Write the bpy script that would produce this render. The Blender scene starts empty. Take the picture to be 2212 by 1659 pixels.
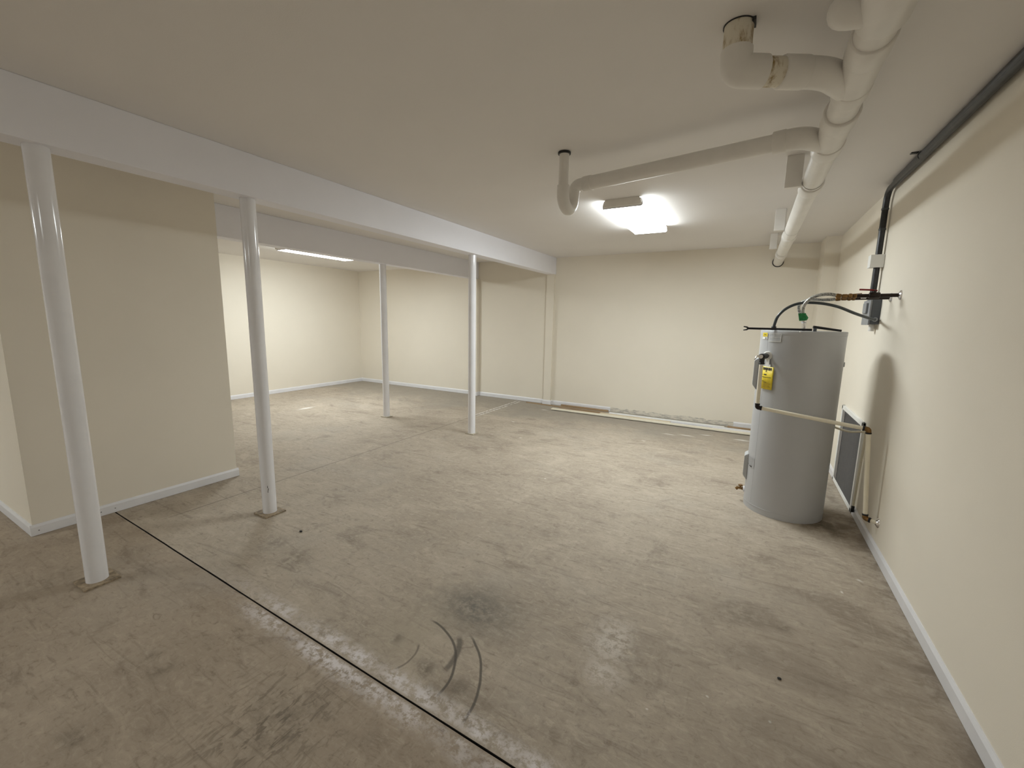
import bpy, bmesh, math, random
from mathutils import Vector, Matrix
random.seed(7)
scene = bpy.context.scene
COL = scene.collection
PI = math.pi

# ------------------------------------------------------------------ dimensions
CEIL = 2.561          # main ceiling
LCEIL = 2.515         # ceiling of the bay beyond the second beam
XR = 0.857            # right wall face
YB = 6.862            # back wall face
XL = -7.905           # far left wall face
YF = -5.6             # wall behind the camera
XP = -4.080           # partition face
YP0, YP1 = 0.735, 2.035   # partition ends
B1 = (-3.159, -3.004, 2.284)   # beam 1 back, front, underside
B2 = (-4.765, -4.610, 2.252)   # beam 2

# ------------------------------------------------------------------ materials
class NT:
    """small helper to write shader maths"""
    def __init__(s, m):
        s.t = m.node_tree; s.n = s.t.nodes; s.l = s.t.links
    def new(s, k, **kw):
        n = s.n.new(k)
        for a, v in kw.items(): setattr(n, a, v)
        return n
    def put(s, sock, v):
        if hasattr(v, 'links') or isinstance(v, bpy.types.NodeSocket): s.l.new(v, sock)
        else: sock.default_value = v
    def m(s, op, a, b=0.0, c=None, clamp=False):
        n = s.new('ShaderNodeMath', operation=op, use_clamp=clamp)
        s.put(n.inputs[0], a); s.put(n.inputs[1], b)
        if c is not None: s.put(n.inputs[2], c)
        return n.outputs[0]
    def step(s, v, lo, hi):
        n = s.new('ShaderNodeMapRange', interpolation_type='SMOOTHSTEP')
        s.put(n.inputs['Value'], v); s.put(n.inputs['From Min'], lo); s.put(n.inputs['From Max'], hi)
        return n.outputs[0]
    def noise(s, vec, scale, detail=3.0, rough=0.55, dist=0.0):
        n = s.new('ShaderNodeTexNoise')
        s.l.new(vec, n.inputs['Vector'])
        n.inputs['Scale'].default_value = scale; n.inputs['Detail'].default_value = detail
        n.inputs['Roughness'].default_value = rough; n.inputs['Distortion'].default_value = dist
        return n.outputs['Fac']
    def mix(s, f, a, b):
        n = s.new('ShaderNodeMix', data_type='RGBA')
        s.put(n.inputs[0], f)
        s.put(n.inputs[6], a if not isinstance(a, tuple) else (*a[:3], 1)); s.put(n.inputs[7], b if not isinstance(b, tuple) else (*b[:3], 1))
        return n.outputs[2]
    def mapping(s, vec, scale=(1, 1, 1), rot=(0, 0, 0), loc=(0, 0, 0)):
        n = s.new('ShaderNodeMapping')
        s.l.new(vec, n.inputs['Vector'])
        n.inputs['Scale'].default_value = scale; n.inputs['Rotation'].default_value = rot; n.inputs['Location'].default_value = loc
        return n.outputs[0]

def base_mat(name, rough=0.5, metal=0.0, spec=0.5):
    m = bpy.data.materials.new(name); m.use_nodes = True
    b = m.node_tree.nodes['Principled BSDF']
    b.inputs['Roughness'].default_value = rough
    b.inputs['Metallic'].default_value = metal
    b.inputs['Specular IOR Level'].default_value = spec
    return m, NT(m), b

def mat(name, col, rough=0.5, metal=0.0, var=0.06, scale=12.0, spec=0.5, bump=0.0, bscale=200.0):
    m, t, b = base_mat(name, rough, metal, spec)
    tc = t.new('ShaderNodeTexCoord').outputs['Object']
    f = t.noise(tc, scale, 3.0)
    dark = tuple(c * (1 - var) for c in col); lite = tuple(min(1, c * (1 + var)) for c in col)
    t.l.new(t.mix(t.step(f, 0.3, 0.7), dark, lite), b.inputs['Base Color'])
    if bump:
        n = t.new('ShaderNodeBump'); n.inputs['Strength'].default_value = bump; n.inputs['Distance'].default_value = 0.002
        t.l.new(t.noise(tc, bscale, 2.0), n.inputs['Height']); t.l.new(n.outputs[0], b.inputs['Normal'])
    return m

def wood_mat(name, c1, c2):
    m, t, b = base_mat(name, 0.6)
    tc = t.new('ShaderNodeTexCoord').outputs['Object']
    f = t.noise(t.mapping(tc, (1.5, 60, 60)), 3.0, 4.0, 0.6, 0.4)
    t.l.new(t.mix(t.step(f, 0.3, 0.7), c1, c2), b.inputs['Base Color'])
    return m

def emit_mat(name, col, strength):
    m = bpy.data.materials.new(name); m.use_nodes = True
    t = NT(m); t.n.clear()
    out = t.new('ShaderNodeOutputMaterial'); e = t.new('ShaderNodeEmission')
    e.inputs['Color'].default_value = (*col, 1)
    tc = t.new('ShaderNodeTexCoord').outputs['Object']
    sx = t.new('ShaderNodeSeparateXYZ'); t.l.new(tc, sx.inputs[0])
    # the two tubes behind the prismatic lens, brighter than the strip between them
    a = t.m('ABSOLUTE', t.m('SUBTRACT', t.m('ABSOLUTE', sx.outputs[0]), 0.085))
    g = t.m('ADD', 0.86, t.m('MULTIPLY', t.step(a, 0.07, 0.0), 0.28))
    nz = t.new('ShaderNodeSeparateXYZ'); t.l.new(t.new('ShaderNodeNewGeometry').outputs['True Normal'], nz.inputs[0])
    g = t.m('MULTIPLY', g, t.m('ADD', 0.42, t.m('MULTIPLY', t.m('ABSOLUTE', nz.outputs[2]), 0.68)))
    t.l.new(t.m('MULTIPLY', g, strength), e.inputs['Strength'])
    t.l.new(e.outputs[0], out.inputs['Surface'])
    return m

M = {}
M['wall'] = mat('cream_wall_paint', (0.82, 0.765, 0.665), 0.75, var=0.012, scale=1.5, spec=0.25, bump=0.12, bscale=260)
M['ceiling'] = mat('ceiling_paint', (0.81, 0.785, 0.765), 0.85, var=0.012, scale=1.2, spec=0.2, bump=0.15, bscale=220)
M['beam'] = mat('white_beam_paint', (0.87, 0.87, 0.93), 0.6, var=0.012, scale=2.0, spec=0.3, bump=0.08)
M['trimw'] = mat('white_trim_paint', (0.80, 0.80, 0.83), 0.4, var=0.02, scale=6.0)
M['steelw'] = mat('gloss_white_steel', (0.86, 0.86, 0.90), 0.12, var=0.02, scale=7.0)
M['pvc'] = mat('painted_white_pvc', (0.805, 0.78, 0.745), 0.38, var=0.03, scale=7.0)
M['cpvc'] = mat('cream_cpvc', (0.80, 0.74, 0.60), 0.4, var=0.03, scale=9.0)
M['black'] = mat('black_plastic', (0.012, 0.012, 0.013), 0.45, var=0.2)
M['blackm'] = mat('black_metal', (0.010, 0.010, 0.012), 0.35, metal=0.3, var=0.2)
M['blackins'] = mat('dark_copper_pipe', (0.020, 0.011, 0.008), 0.4, metal=0.4, var=0.3, scale=30)
M['conduit'] = mat('dark_grey_conduit', (0.022, 0.023, 0.026), 0.38, var=0.3, scale=25)
M['brass'] = mat('brass', (0.22, 0.125, 0.045), 0.4, metal=0.7, var=0.25, scale=40)
M['chrome'] = mat('chrome', (0.75, 0.73, 0.72), 0.2, metal=0.95, var=0.05)
M['red'] = mat('red_handle', (0.22, 0.008, 0.008), 0.4, var=0.1)
M['heater'] = mat('grey_heater_enamel', (0.47, 0.475, 0.49), 0.38, var=0.015, scale=3.0)
M['cover'] = mat('heater_cover_grey', (0.48, 0.49, 0.50), 0.4, var=0.02)
M['greybox'] = mat('grey_switch_box', (0.10, 0.11, 0.125), 0.5, var=0.08)
M['greybox2'] = mat('pale_switch_cover', (0.26, 0.27, 0.285), 0.5, var=0.05)
M['cable'] = mat('grey_flexible_cable', (0.045, 0.052, 0.056), 0.35, var=0.15)
M['yellow'] = mat('yellow_tag', (0.80, 0.62, 0.03), 0.5, var=0.08, scale=40)
M['white'] = mat('white_sticker', (0.82, 0.82, 0.80), 0.5, var=0.02)
M['ink'] = mat('black_ink', (0.02, 0.02, 0.02), 0.6, var=0.1)
M['greyink'] = mat('grey_ink', (0.22, 0.22, 0.22), 0.6, var=0.1)
M['green'] = mat('green_tape', (0.012, 0.22, 0.055), 0.4, var=0.25, scale=60)
M['louver'] = mat('grey_grille', (0.058, 0.055, 0.056), 0.55, var=0.12, scale=25)
M['louver2'] = mat('grey_grille_side', (0.20, 0.19, 0.185), 0.55, var=0.08)
M['plate'] = mat('rusty_base_plate', (0.30, 0.235, 0.16), 0.7, var=0.4, scale=40)
M['plate2'] = mat('dusty_base_plate', (0.48, 0.43, 0.34), 0.7, var=0.2, scale=30)
M['woodbrown'] = wood_mat('brown_wood', (0.27, 0.17, 0.088), (0.42, 0.295, 0.17))
M['woodtan'] = wood_mat('tan_wood', (0.62, 0.53, 0.38), (0.74, 0.65, 0.50))
M['woodcream'] = mat('cream_painted_wood', (0.80, 0.75, 0.62), 0.5, var=0.04, scale=8)
M['lens'] = emit_mat('lit_prismatic_lens', (0.925, 0.985, 0.985), 21.5)
M['lens2'] = emit_mat('lit_prismatic_lens_side_bay', (0.925, 0.985, 0.985), 23.0)
M['lens3'] = emit_mat('lit_prismatic_lens_rear', (0.925, 0.985, 0.985), 12.5)
M['endcap'] = mat('fixture_end_plate', (0.82, 0.79, 0.74), 0.5, var=0.02)

# braided stainless hose
def braid():
    m, t, b = base_mat('braided_steel', 0.4, 0.6)
    tc = t.new('ShaderNodeTexCoord').outputs['Object']
    f = t.noise(tc, 260.0, 1.0)
    t.l.new(t.mix(t.step(f, 0.35, 0.65), (0.12, 0.12, 0.11), (0.62, 0.61, 0.57)), b.inputs['Base Color'])
    return m
M['braid'] = braid()

# pipe stub stained by glue and rust
def stain():
    m, t, b = base_mat('stained_pipe', 0.5)
    tc = t.new('ShaderNodeTexCoord').outputs['Object']
    f = t.noise(t.mapping(tc, (1, 1, 0.35)), 34.0, 4.0, 0.7)
    t.l.new(t.mix(t.step(f, 0.46, 0.72), (0.74, 0.69, 0.58), (0.30, 0.19, 0.05)), b.inputs['Base Color'])
    return m
M['stain'] = stain()

# bare strip of wall where a length of baseboard is missing
def residue():
    m, t, b = base_mat('bare_wall_base', 0.85)
    tc = t.new('ShaderNodeTexCoord').outputs['Object']
    f = t.noise(t.mapping(tc, (6, 6, 30)), 2.2, 5.0, 0.65)
    t.l.new(t.mix(t.step(f, 0.42, 0.62), (0.76, 0.71, 0.62), (0.48, 0.455, 0.415)), b.inputs['Base Color'])
    return m
M['residue'] = residue()
M['grime'] = mat('grime_in_saw_cut', (0.018, 0.015, 0.012), 0.9, var=0.3, scale=30)

# ------------------------------------------------------------------ concrete floor material
SPLIT = 2.75   # the slab mesh carries two material slots, near and far, that differ only in which marks they hold
def floor_mat(near):
    m, t, b = base_mat('stained_concrete' if near else 'stained_concrete_far', 0.62, 0.0, 0.35)
    P = t.new('ShaderNodeNewGeometry').outputs['Position']
    # wobble the coordinates a little so that drawn marks are not perfect
    w = t.new('ShaderNodeTexNoise'); t.l.new(P, w.inputs['Vector']); w.inputs['Scale'].default_value = 9.0; w.inputs['Detail'].default_value = 3.0
    vs = t.new('ShaderNodeVectorMath', operation='SUBTRACT'); t.l.new(w.outputs['Color'], vs.inputs[0]); vs.inputs[1].default_value = (0.5, 0.5, 0.5)
    vm = t.new('ShaderNodeVectorMath', operation='SCALE'); t.l.new(vs.outputs[0], vm.inputs[0]); vm.inputs['Scale'].default_value = 0.05
    va = t.new('ShaderNodeVectorMath', operation='ADD'); t.l.new(P, va.inputs[0]); t.l.new(vm.outputs[0], va.inputs[1])
    Q = va.outputs[0]
    sp = t.new('ShaderNodeSeparateXYZ'); t.l.new(P, sp.inputs[0]); X, Y = sp.outputs[0], sp.outputs[1]
    sq = t.new('ShaderNodeSeparateXYZ'); t.l.new(Q, sq.inputs[0]); QX, QY = sq.outputs[0], sq.outputs[1]
    big = t.noise(P, 0.55, 4.0, 0.6, 0.6)
    mid = t.noise(t.mapping(P, (1.0, 1.6, 1), (0, 0, 0.5)), 2.3, 6.0, 0.68, 0.8)
    fine = t.noise(t.mapping(P, (1.0, 2.2, 1), (0, 0, 0.35)), 13.0, 5.0, 0.7, 1.2)
    grit = t.noise(P, 90.0, 2.0, 0.6)
    sweep = t.noise(t.mapping(P, (0.7, 7.0, 1), (0, 0, -0.5)), 3.2, 4.0, 0.65, 1.5)
    c = t.mix(t.step(big, 0.34, 0.66), (0.385, 0.325, 0.258), (0.455, 0.39, 0.312))
    c = t.mix(t.m('MULTIPLY', t.step(mid, 0.50, 0.68), 0.62), c, (0.53, 0.46, 0.372))
    c = t.mix(t.m('MULTIPLY', t.step(mid, 0.48, 0.28), 0.70), c, (0.235, 0.19, 0.147))
    c = t.mix(t.m('MULTIPLY', t.step(fine, 0.50, 0.70), 0.55), c, (0.57, 0.50, 0.41))
    c = t.mix(t.m('MULTIPLY', t.step(fine, 0.46, 0.27), 0.60), c, (0.20, 0.16, 0.122))
    fine2 = t.noise(t.mapping(P, (1.4, 1.0, 1), (0, 0, 0.9)), 30.0, 5.0, 0.72, 0.9)
    c = t.mix(t.m('MULTIPLY', t.step(fine2, 0.46, 0.30), 0.38), c, (0.20, 0.168, 0.13))
    c = t.mix(t.m('MULTIPLY', t.step(fine2, 0.54, 0.72), 0.30), c, (0.53, 0.48, 0.40))
    c = t.mix(t.m('MULTIPLY', t.step(sweep, 0.54, 0.74), 0.45), c, (0.185, 0.148, 0.113))
    c = t.mix(t.m('MULTIPLY', t.step(grit, 0.5, 0.72), 0.10), c, (0.55, 0.50, 0.42))
    # long pale trowel strokes
    tro = t.noise(t.mapping(P, (6.0, 0.8, 1), (0, 0, 0.75)), 2.6, 4.0, 0.65, 1.2)
    c = t.mix(t.m('MULTIPLY', t.step(tro, 0.55, 0.74), 0.24), c, (0.56, 0.495, 0.405))
    # greyish cleaner patches of cement
    gp = t.noise(t.mapping(P, (1, 1, 1), (0, 0, 0), (3.1, 7.7, 0)), 0.9, 4.0, 0.62)
    c = t.mix(t.m('MULTIPLY', t.step(gp, 0.52, 0.74), 0.35), c, (0.40, 0.375, 0.335))
    if not near:
        # a grey, dustier strip of slab next to the back wall
        bw = t.step(t.m('ADD', Y, t.m('MULTIPLY', t.m('SUBTRACT', t.noise(P, 1.4, 4.0, 0.65), 0.5), 2.6)), 5.2, 6.3)
        c = t.mix(t.m('MULTIPLY', bw, 0.60), c, (0.285, 0.262, 0.225))
    else:
        # the bay before the saw cut was poured separately and is darker, browner concrete
        npour = t.step(t.m('SUBTRACT', Y, t.m('ADD', 1.0555, t.m('MULTIPLY', X, -0.024))), 0.003, -0.003)
        nd = t.new('ShaderNodeMix', data_type='RGBA', blend_type='MULTIPLY'); t.put(nd.inputs[0], npour); t.put(nd.inputs[6], c); nd.inputs[7].default_value = (0.87, 0.835, 0.805, 1)
        c = nd.outputs[2]
    def disc(x, y, r0, r1, sx=1.0, sy=1.0):
        dx = t.m('MULTIPLY', t.m('SUBTRACT', QX, x), sx); dy = t.m('MULTIPLY', t.m('SUBTRACT', QY, y), sy)
        d = t.m('SQRT', t.m('ADD', t.m('MULTIPLY', dx, dx), t.m('MULTIPLY', dy, dy)))
        return t.m('POWER', t.step(d, r1 * 1.4, 0.0), 1.7)
    def arc(x, y, r, wd, a0, a1):
        dx = t.m('SUBTRACT', t.m('ADD', t.m('MULTIPLY', QX, 0.25), t.m('MULTIPLY', X, 0.75)), x); dy = t.m('SUBTRACT', t.m('ADD', t.m('MULTIPLY', QY, 0.25), t.m('MULTIPLY', Y, 0.75)), y)
        d = t.m('SQRT', t.m('ADD', t.m('MULTIPLY', dx, dx), t.m('MULTIPLY', dy, dy)))
        ring = t.step(t.m('ABSOLUTE', t.m('SUBTRACT', d, r)), wd, wd * 0.3)
        an = t.m('ARCTAN2', dy, dx)
        return t.m('MULTIPLY', ring, t.m('MULTIPLY', t.step(an, a0 - 0.12, a0 + 0.05), t.step(an, a1 + 0.12, a1 - 0.05)))
    breakup = t.step(t.noise(P, 18.0, 5.0, 0.72), 0.36, 0.62)
    if near:
        # dark blot and scorched half circles left beside the saw cut
        c = t.mix(t.m('MULTIPLY', disc(-1.12, 1.66, 0.03, 0.34, 0.9, 1.35), t.m('ADD', 0.35, t.m('MULTIPLY', breakup, 0.6))), c, (0.165, 0.15, 0.13))
        c = t.mix(t.m('MULTIPLY', disc(-1.30, 1.36, 0.05, 0.30), 0.45), c, (0.42, 0.365, 0.28))
        for (x, y, r, wd, a0, a1, k) in ((-1.262, 1.172, 0.302, 0.0085, 0.0, 1.5, 0.85), (-1.25, 1.10, 0.445, 0.0085, 0.08, 1.0, 0.85),
                                         (-1.255, 1.29, 0.243, 0.019, -0.05, 0.7, 0.7), (-1.32, 1.24, 0.14, 0.007, -0.5, 0.6, 0.55)):
            c = t.mix(t.m('MULTIPLY', arc(x, y, r, wd, a0, a1), k), c, (0.095, 0.083, 0.07))
        for (x, y, r0, r1, k) in ((-1.09, 1.235, 0.02, 0.075, 0.75), (-1.32, 1.30, 0.01, 0.05, 0.6), (-0.91, 1.22, 0.02, 0.085, 0.6), (-1.0, 1.16, 0.01, 0.05, 0.5),
                                  (-2.35, 1.46, 0.03, 0.16, 0.55), (-2.62, 1.50, 0.02, 0.13, 0.5), (-2.05, 0.66, 0.01, 0.07, 0.5), (-1.97, 0.38, 0.02, 0.08, 0.6),
                                  (-2.17, 0.67, 0.01, 0.045, 0.6), (0.05, 2.33, 0.03, 0.14, 0.5), (0.28, 2.33, 0.01, 0.06, 0.7), (0.14, 2.35, 0.02, 0.10, 0.4),
                                  (-1.40, 0.78, 0.05, 0.24, 0.45), (0.70, 1.35, 0.01, 0.06, 0.6), (0.62, 1.62, 0.01, 0.05, 0.5), (-3.3, 0.62, 0.03, 0.2, 0.35)):
            c = t.mix(t.m('MULTIPLY', disc(x, y, r0, r1), t.m('MULTIPLY', breakup, k)), c, (0.135, 0.112, 0.085))
        # ruts worn in the slab in front of the saw cut
        rut = t.m('MULTIPLY', disc(-1.42, 0.76, 0.08, 0.42), t.step(t.noise(t.mapping(P, (8, 2.8, 1), (0, 0, 0.22)), 4.6, 3.0, 0.6, 0.9), 0.50, 0.64))
        c = t.mix(t.m('MULTIPLY', rut, 0.62), c, (0.11, 0.088, 0.066))
        # white bloom on both sides of the saw cut
        dj = t.m('SUBTRACT', Y, t.m('ADD', 1.0555, t.m('MULTIPLY', X, -0.024)))
        ad = t.m('ABSOLUTE', dj)
        band = t.m('MULTIPLY', t.step(ad, 0.115, 0.045), t.step(ad, 0.004, 0.024))
        along = t.m('MULTIPLY', t.step(X, -2.75, -1.55), t.step(X, 0.2, -0.45))
        bl = t.step(t.noise(P, 26.0, 5.0, 0.75), 0.40, 0.58)
        bl2 = t.step(t.noise(P, 4.2, 2.0, 0.6), 0.34, 0.6)
        c = t.mix(t.m('MULTIPLY', t.m('MULTIPLY', band, along), t.m('MULTIPLY', t.m('MULTIPLY', bl, t.m('ADD', 0.25, t.m('MULTIPLY', bl2, 0.75))), 1.0)), c, (0.74, 0.70, 0.70))
        wp = t.m('MULTIPLY', t.m('MAXIMUM', disc(-0.44, 1.80, 0.04, 0.20, 1.4, 0.8), disc(-0.42, 1.60, 0.02, 0.12)), bl)
        c = t.mix(t.m('MULTIPLY', wp, 0.75), c, (0.68, 0.63, 0.57))
    # second, shallow joint running towards the back wall, with chalked edges at its far end
    d2 = t.m('ABSOLUTE', t.m('ADD', QX, 3.633)); d2s = t.m('ABSOLUTE', t.m('ADD', X, 3.633))
    run = t.m('MULTIPLY', t.step(Y, 1.2, 1.5), t.step(Y, 6.9, 6.8))
    c = t.mix(t.m('MULTIPLY', t.m('MULTIPLY', t.step(d2s, 0.010, 0.003), run), 0.55), c, (0.12, 0.105, 0.088))
    if not near:
        ch = t.m('MULTIPLY', t.step(t.m('ABSOLUTE', t.m('SUBTRACT', d2, 0.034)), 0.020, 0.006), t.m('MULTIPLY', t.step(Y, 5.25, 5.5), t.step(Y, 6.80, 6.72)))
        c = t.mix(t.m('MULTIPLY', t.m('MULTIPLY', ch, t.step(t.noise(P, 16.0, 3.0), 0.36, 0.5)), 0.9), c, (0.74, 0.72, 0.68))
    # splashes of white paint on the slab, and a pale spot in the side bay
    for (x, y, r, sx, sy) in ((0.04, 6.10, 0.075, 0.6, 1.6), (-0.39, 6.12, 0.06, 0.7, 1.8), (-2.91, 6.34, 0.05, 0.6, 1.8), (-0.83, 5.88, 0.05, 0.5, 2), (-2.45, 4.62, 0.022, 1, 1),
                            (-2.95, 5.32, 0.03, 0.7, 1.6), (-6.23, 4.23, 0.09, 1.4, 0.5), (-1.58, 3.515, 0.013, 1, 1), (-1.055, 5.37, 0.025, 0.7, 1.6), (-0.011, 1.706, 0.007, 1, 1),
                            (-0.22, 1.519, 0.007, 1, 1), (0.199, 1.704, 0.008, 1, 1), (0.708, 3.03, 0.016, 1, 1), (0.587, 2.84, 0.012, 1.4, 0.7), (-0.62, 5.95, 0.05, 0.4, 2)):
        if (y < SPLIT) == near: c = t.mix(t.m('MULTIPLY', disc(x, y, r * 0.4, r, sx, sy), 0.85), c, (0.80, 0.78, 0.74))
    # dirt plus painted heater shadow at its foot, and dirt along the right baseboard
    if not near: dirt_and_shadow = t.m('MULTIPLY', disc(0.62, 3.78, 0.10, 0.34), t.step(t.noise(P, 7.0, 5.0, 0.7), 0.36, 0.6))
    if not near: c = t.mix(t.m('MULTIPLY', dirt_and_shadow, 0.8), c, (0.085, 0.06, 0.038))
    broad = t.m('MULTIPLY', t.m('MULTIPLY', t.step(t.m('ADD', X, t.m('MULTIPLY', t.m('SUBTRACT', big, 0.5), 1.6)), -0.5, 0.55), t.step(Y, 3.3, 1.9)), t.m('ADD', 0.45, t.m('MULTIPLY', t.step(mid, 0.62, 0.36), 0.55)))
    c = t.mix(t.m('MULTIPLY', broad, 0.50), c, (0.205, 0.16, 0.125))
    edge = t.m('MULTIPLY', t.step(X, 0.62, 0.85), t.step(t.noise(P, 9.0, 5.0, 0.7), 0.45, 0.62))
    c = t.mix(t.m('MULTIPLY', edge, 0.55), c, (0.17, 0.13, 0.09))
    t.l.new(c, b.inputs['Base Color'])
    t.l.new(t.m('ADD', 0.60, t.m('MULTIPLY', mid, 0.25)), b.inputs['Roughness'])
    bu = t.new('ShaderNodeBump'); bu.inputs['Strength'].default_value = 0.30; bu.inputs['Distance'].default_value = 0.006
    t.l.new(t.m('ADD', t.m('MULTIPLY', fine, 0.7), t.m('MULTIPLY', grit, 0.25)), bu.inputs['Height']); t.l.new(bu.outputs[0], b.inputs['Normal'])
    return m
M['floor'] = floor_mat(True); M['floor_far'] = floor_mat(False)

# ------------------------------------------------------------------ mesh helpers
def V(*a): return Vector(a)

class MB:
    def __init__(s): s.bm = bmesh.new(); s.mi = 0
    def _face(s, vs, smooth=False):
        try:
            f = s.bm.faces.new(vs)
        except ValueError:
            return None
        f.smooth = smooth; f.material_index = s.mi
        return f
    def box(s, a, b, bev=0.0):
        x0, y0, z0 = (min(a[i], b[i]) for i in range(3)); x1, y1, z1 = (max(a[i], b[i]) for i in range(3))
        bm2 = bmesh.new()
        v = [bm2.verts.new(p) for p in ((x0,y0,z0),(x1,y0,z0),(x1,y1,z0),(x0,y1,z0),(x0,y0,z1),(x1,y0,z1),(x1,y1,z1),(x0,y1,z1))]
        for q in ((0,3,2,1),(4,5,6,7),(0,1,5,4),(1,2,6,5),(2,3,7,6),(3,0,4,7)): bm2.faces.new([v[i] for i in q])
        if bev:
            bmesh.ops.bevel(bm2, geom=bm2.edges[:], offset=bev, segments=2, profile=0.6, affect='EDGES')
        s.merge(bm2); return s
    def merge(s, bm2, mx=None, smooth=False):
        mp = {}
        for v in bm2.verts: mp[v] = s.bm.verts.new(mx @ v.co if mx else v.co)
        for f in bm2.faces: s._face([mp[v] for v in f.verts], f.smooth or smooth)
        bm2.free()
    def tube(s, pts, r, n=20, cap=True, radii=None):
        """round tube along a polyline; radii may give one radius per point"""
        pts = [Vector(p) for p in pts]; k = len(pts)
        rr = radii or [r] * k
        tg = []
        for i in range(k):
            a = pts[i] - pts[i-1] if i else pts[1] - pts[0]
            b = pts[i+1] - pts[i] if i < k-1 else pts[-1] - pts[-2]
            d = a.normalized() + b.normalized() if a.length > 1e-9 and b.length > 1e-9 else (a if a.length > 1e-9 else b)
            tg.append(d.normalized())
        up = Vector((0, 0, 1)) if abs(tg[0].z) < 0.9 else Vector((1, 0, 0))
        u = tg[0].cross(up).normalized()
        rings = []
        for i in range(k):
            u = (u - tg[i] * u.dot(tg[i])).normalized(); w = tg[i].cross(u)
            rings.append([s.bm.verts.new(pts[i] + (u * math.cos(2*PI*j/n) + w * math.sin(2*PI*j/n)) * rr[i]) for j in range(n)])
        for i in range(k-1):
            for j in range(n):
                s._face([rings[i][j], rings[i][(j+1) % n], rings[i+1][(j+1) % n], rings[i+1][j]], True)
        if cap:
            c0 = [s.bm.verts.new(v.co) for v in rings[0]]; c1 = [s.bm.verts.new(v.co) for v in rings[-1]]
            s._face(list(reversed(c0))); s._face(c1)
        return s
    def hub(s, a, b, r, ch=0.006, n=28):
        """a pipe socket: short cylinder with softened rims"""
        a, b = Vector(a), Vector(b); d = (b - a).normalized(); e = min(ch, (b-a).length * 0.3)
        s.tube([a, a + d*e*0.25, a + d*e, b - d*e, b - d*e*0.25, b], r, n, True, [r-e, r-e*0.3, r, r, r-e*0.3, r-e]); return s
    def prism(s, prof, y0, y1, axis='y'):
        """extrude a closed 2D profile (x, z) along y"""
        def P(q, y): return (q[0], y, q[1]) if axis == 'y' else (y, q[0], q[1])
        a = [s.bm.verts.new(P(q, y0)) for q in prof]; b = [s.bm.verts.new(P(q, y1)) for q in prof]
        n = len(prof)
        for i in range(n): s._face([a[i], a[(i+1) % n], b[(i+1) % n], b[i]])
        s._face(list(reversed(a))); s._face(b); return s
    def sphere(s, c, r, sc=(1, 1, 1), seg=16):
        bm2 = bmesh.new(); bmesh.ops.create_uvsphere(bm2, u_segments=seg, v_segments=seg//2+2, radius=r)
        s.merge(bm2, Matrix.Translation(c) @ Matrix.Diagonal((*sc, 1)), True); return s
    def quad(s, *p):
        s._face([s.bm.verts.new(q) for q in p]); return s
    def build(s, name, m, parent=None, bevel=0.0, loc=None):
        bmesh.ops.recalc_face_normals(s.bm, faces=s.bm.faces[:])
        me = bpy.data.meshes.new(name); s.bm.to_mesh(me); s.bm.free()
        for x in (m if isinstance(m, (list, tuple)) else [m]): me.materials.append(x)
        o = bpy.data.objects.new(name, me); COL.objects.link(o)
        if parent is not None: o.parent = parent
        if loc is not None: o.location = loc
        if bevel:
            bv = o.modifiers.new('bevel', 'BEVEL'); bv.width = bevel; bv.segments = 2; bv.limit_method = 'ANGLE'
        return o

def rel(pts, base): return [Vector(p) - Vector(base) for p in pts]

def bend(pts, rad, seg=8):
    """polyline with rounded corners"""
    pts = [Vector(p) for p in pts]; out = [pts[0]]
    for i in range(1, len(pts)-1):
        a, b, c = pts[i-1], pts[i], pts[i+1]
        d0 = (a-b).normalized(); d1 = (c-b).normalized()
        L = min(rad, (a-b).length*0.49, (c-b).length*0.49)
        p0 = b + d0*L; p1 = b + d1*L
        for k in range(seg+1):
            u = k/seg
            out.append((1-u)**2*p0 + 2*u*(1-u)*b + u*u*p1)
    out.append(pts[-1]); return out

def spline(pts, seg=8):
    """Catmull-Rom through the points"""
    P = [Vector(p) for p in pts]; P = [2*P[0]-P[1]] + P + [2*P[-1]-P[-2]]; out = []
    for i in range(1, len(P)-2):
        for k in range(seg):
            u = k/seg; a, b, c, d = P[i-1:i+3]
            out.append(0.5*((2*b) + (c-a)*u + (2*a-5*b+4*c-d)*u*u + (3*b-a-3*c+d)*u**3))
    out.append(P[-2]); return out

def tag(o, label, cat, group=None, kind='thing'):
    o['label'] = label; o['category'] = cat
    if group: o['group'] = group
    if kind: o['kind'] = kind
    return o
def thing(name, loc, label, cat, group=None):
    o = bpy.data.objects.new(name, None); COL.objects.link(o); o.location = loc
    o.empty_display_size = 0.1
    return tag(o, label, cat, group)
def struct(name, mb, m, bevel=0.0):
    o = mb.build(name, m, None, bevel); o['kind'] = 'structure'; return o

# ------------------------------------------------------------------ the room
# floor slab with a real saw cut across it (y = 1.0555 - 0.024 x)
def yj(x): return 1.0555 - 0.024 * x
fl = MB(); x0, x1, hw = XL - 0.15, XR + 0.12, 0.0042
N = 60
xs = [x0 + (x1-x0)*i/N for i in range(N+1)]
wob = [random.uniform(-0.0009, 0.0009) for _ in xs]; wob2 = [random.uniform(-0.0009, 0.0009) for _ in xs]
def strip(A, Bp):
    for i in range(N): fl.quad(A[i], A[i+1], Bp[i+1], Bp[i])
near = [(x, yj(x)-hw+w, 0) for x, w in zip(xs, wob)]; far = [(x, yj(x)+hw+w, 0) for x, w in zip(xs, wob2)]
nb = [(p[0], p[1], -0.03) for p in near]; fb = [(p[0], p[1], -0.03) for p in far]
strip([(x, YF-0.12, 0) for x in xs], near); strip(far, [(x, SPLIT, 0) for x in xs]); fl.mi = 2; strip([(x, SPLIT, 0) for x in xs], [(x, YB+0.15, 0) for x in xs]); fl.mi = 0
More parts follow.
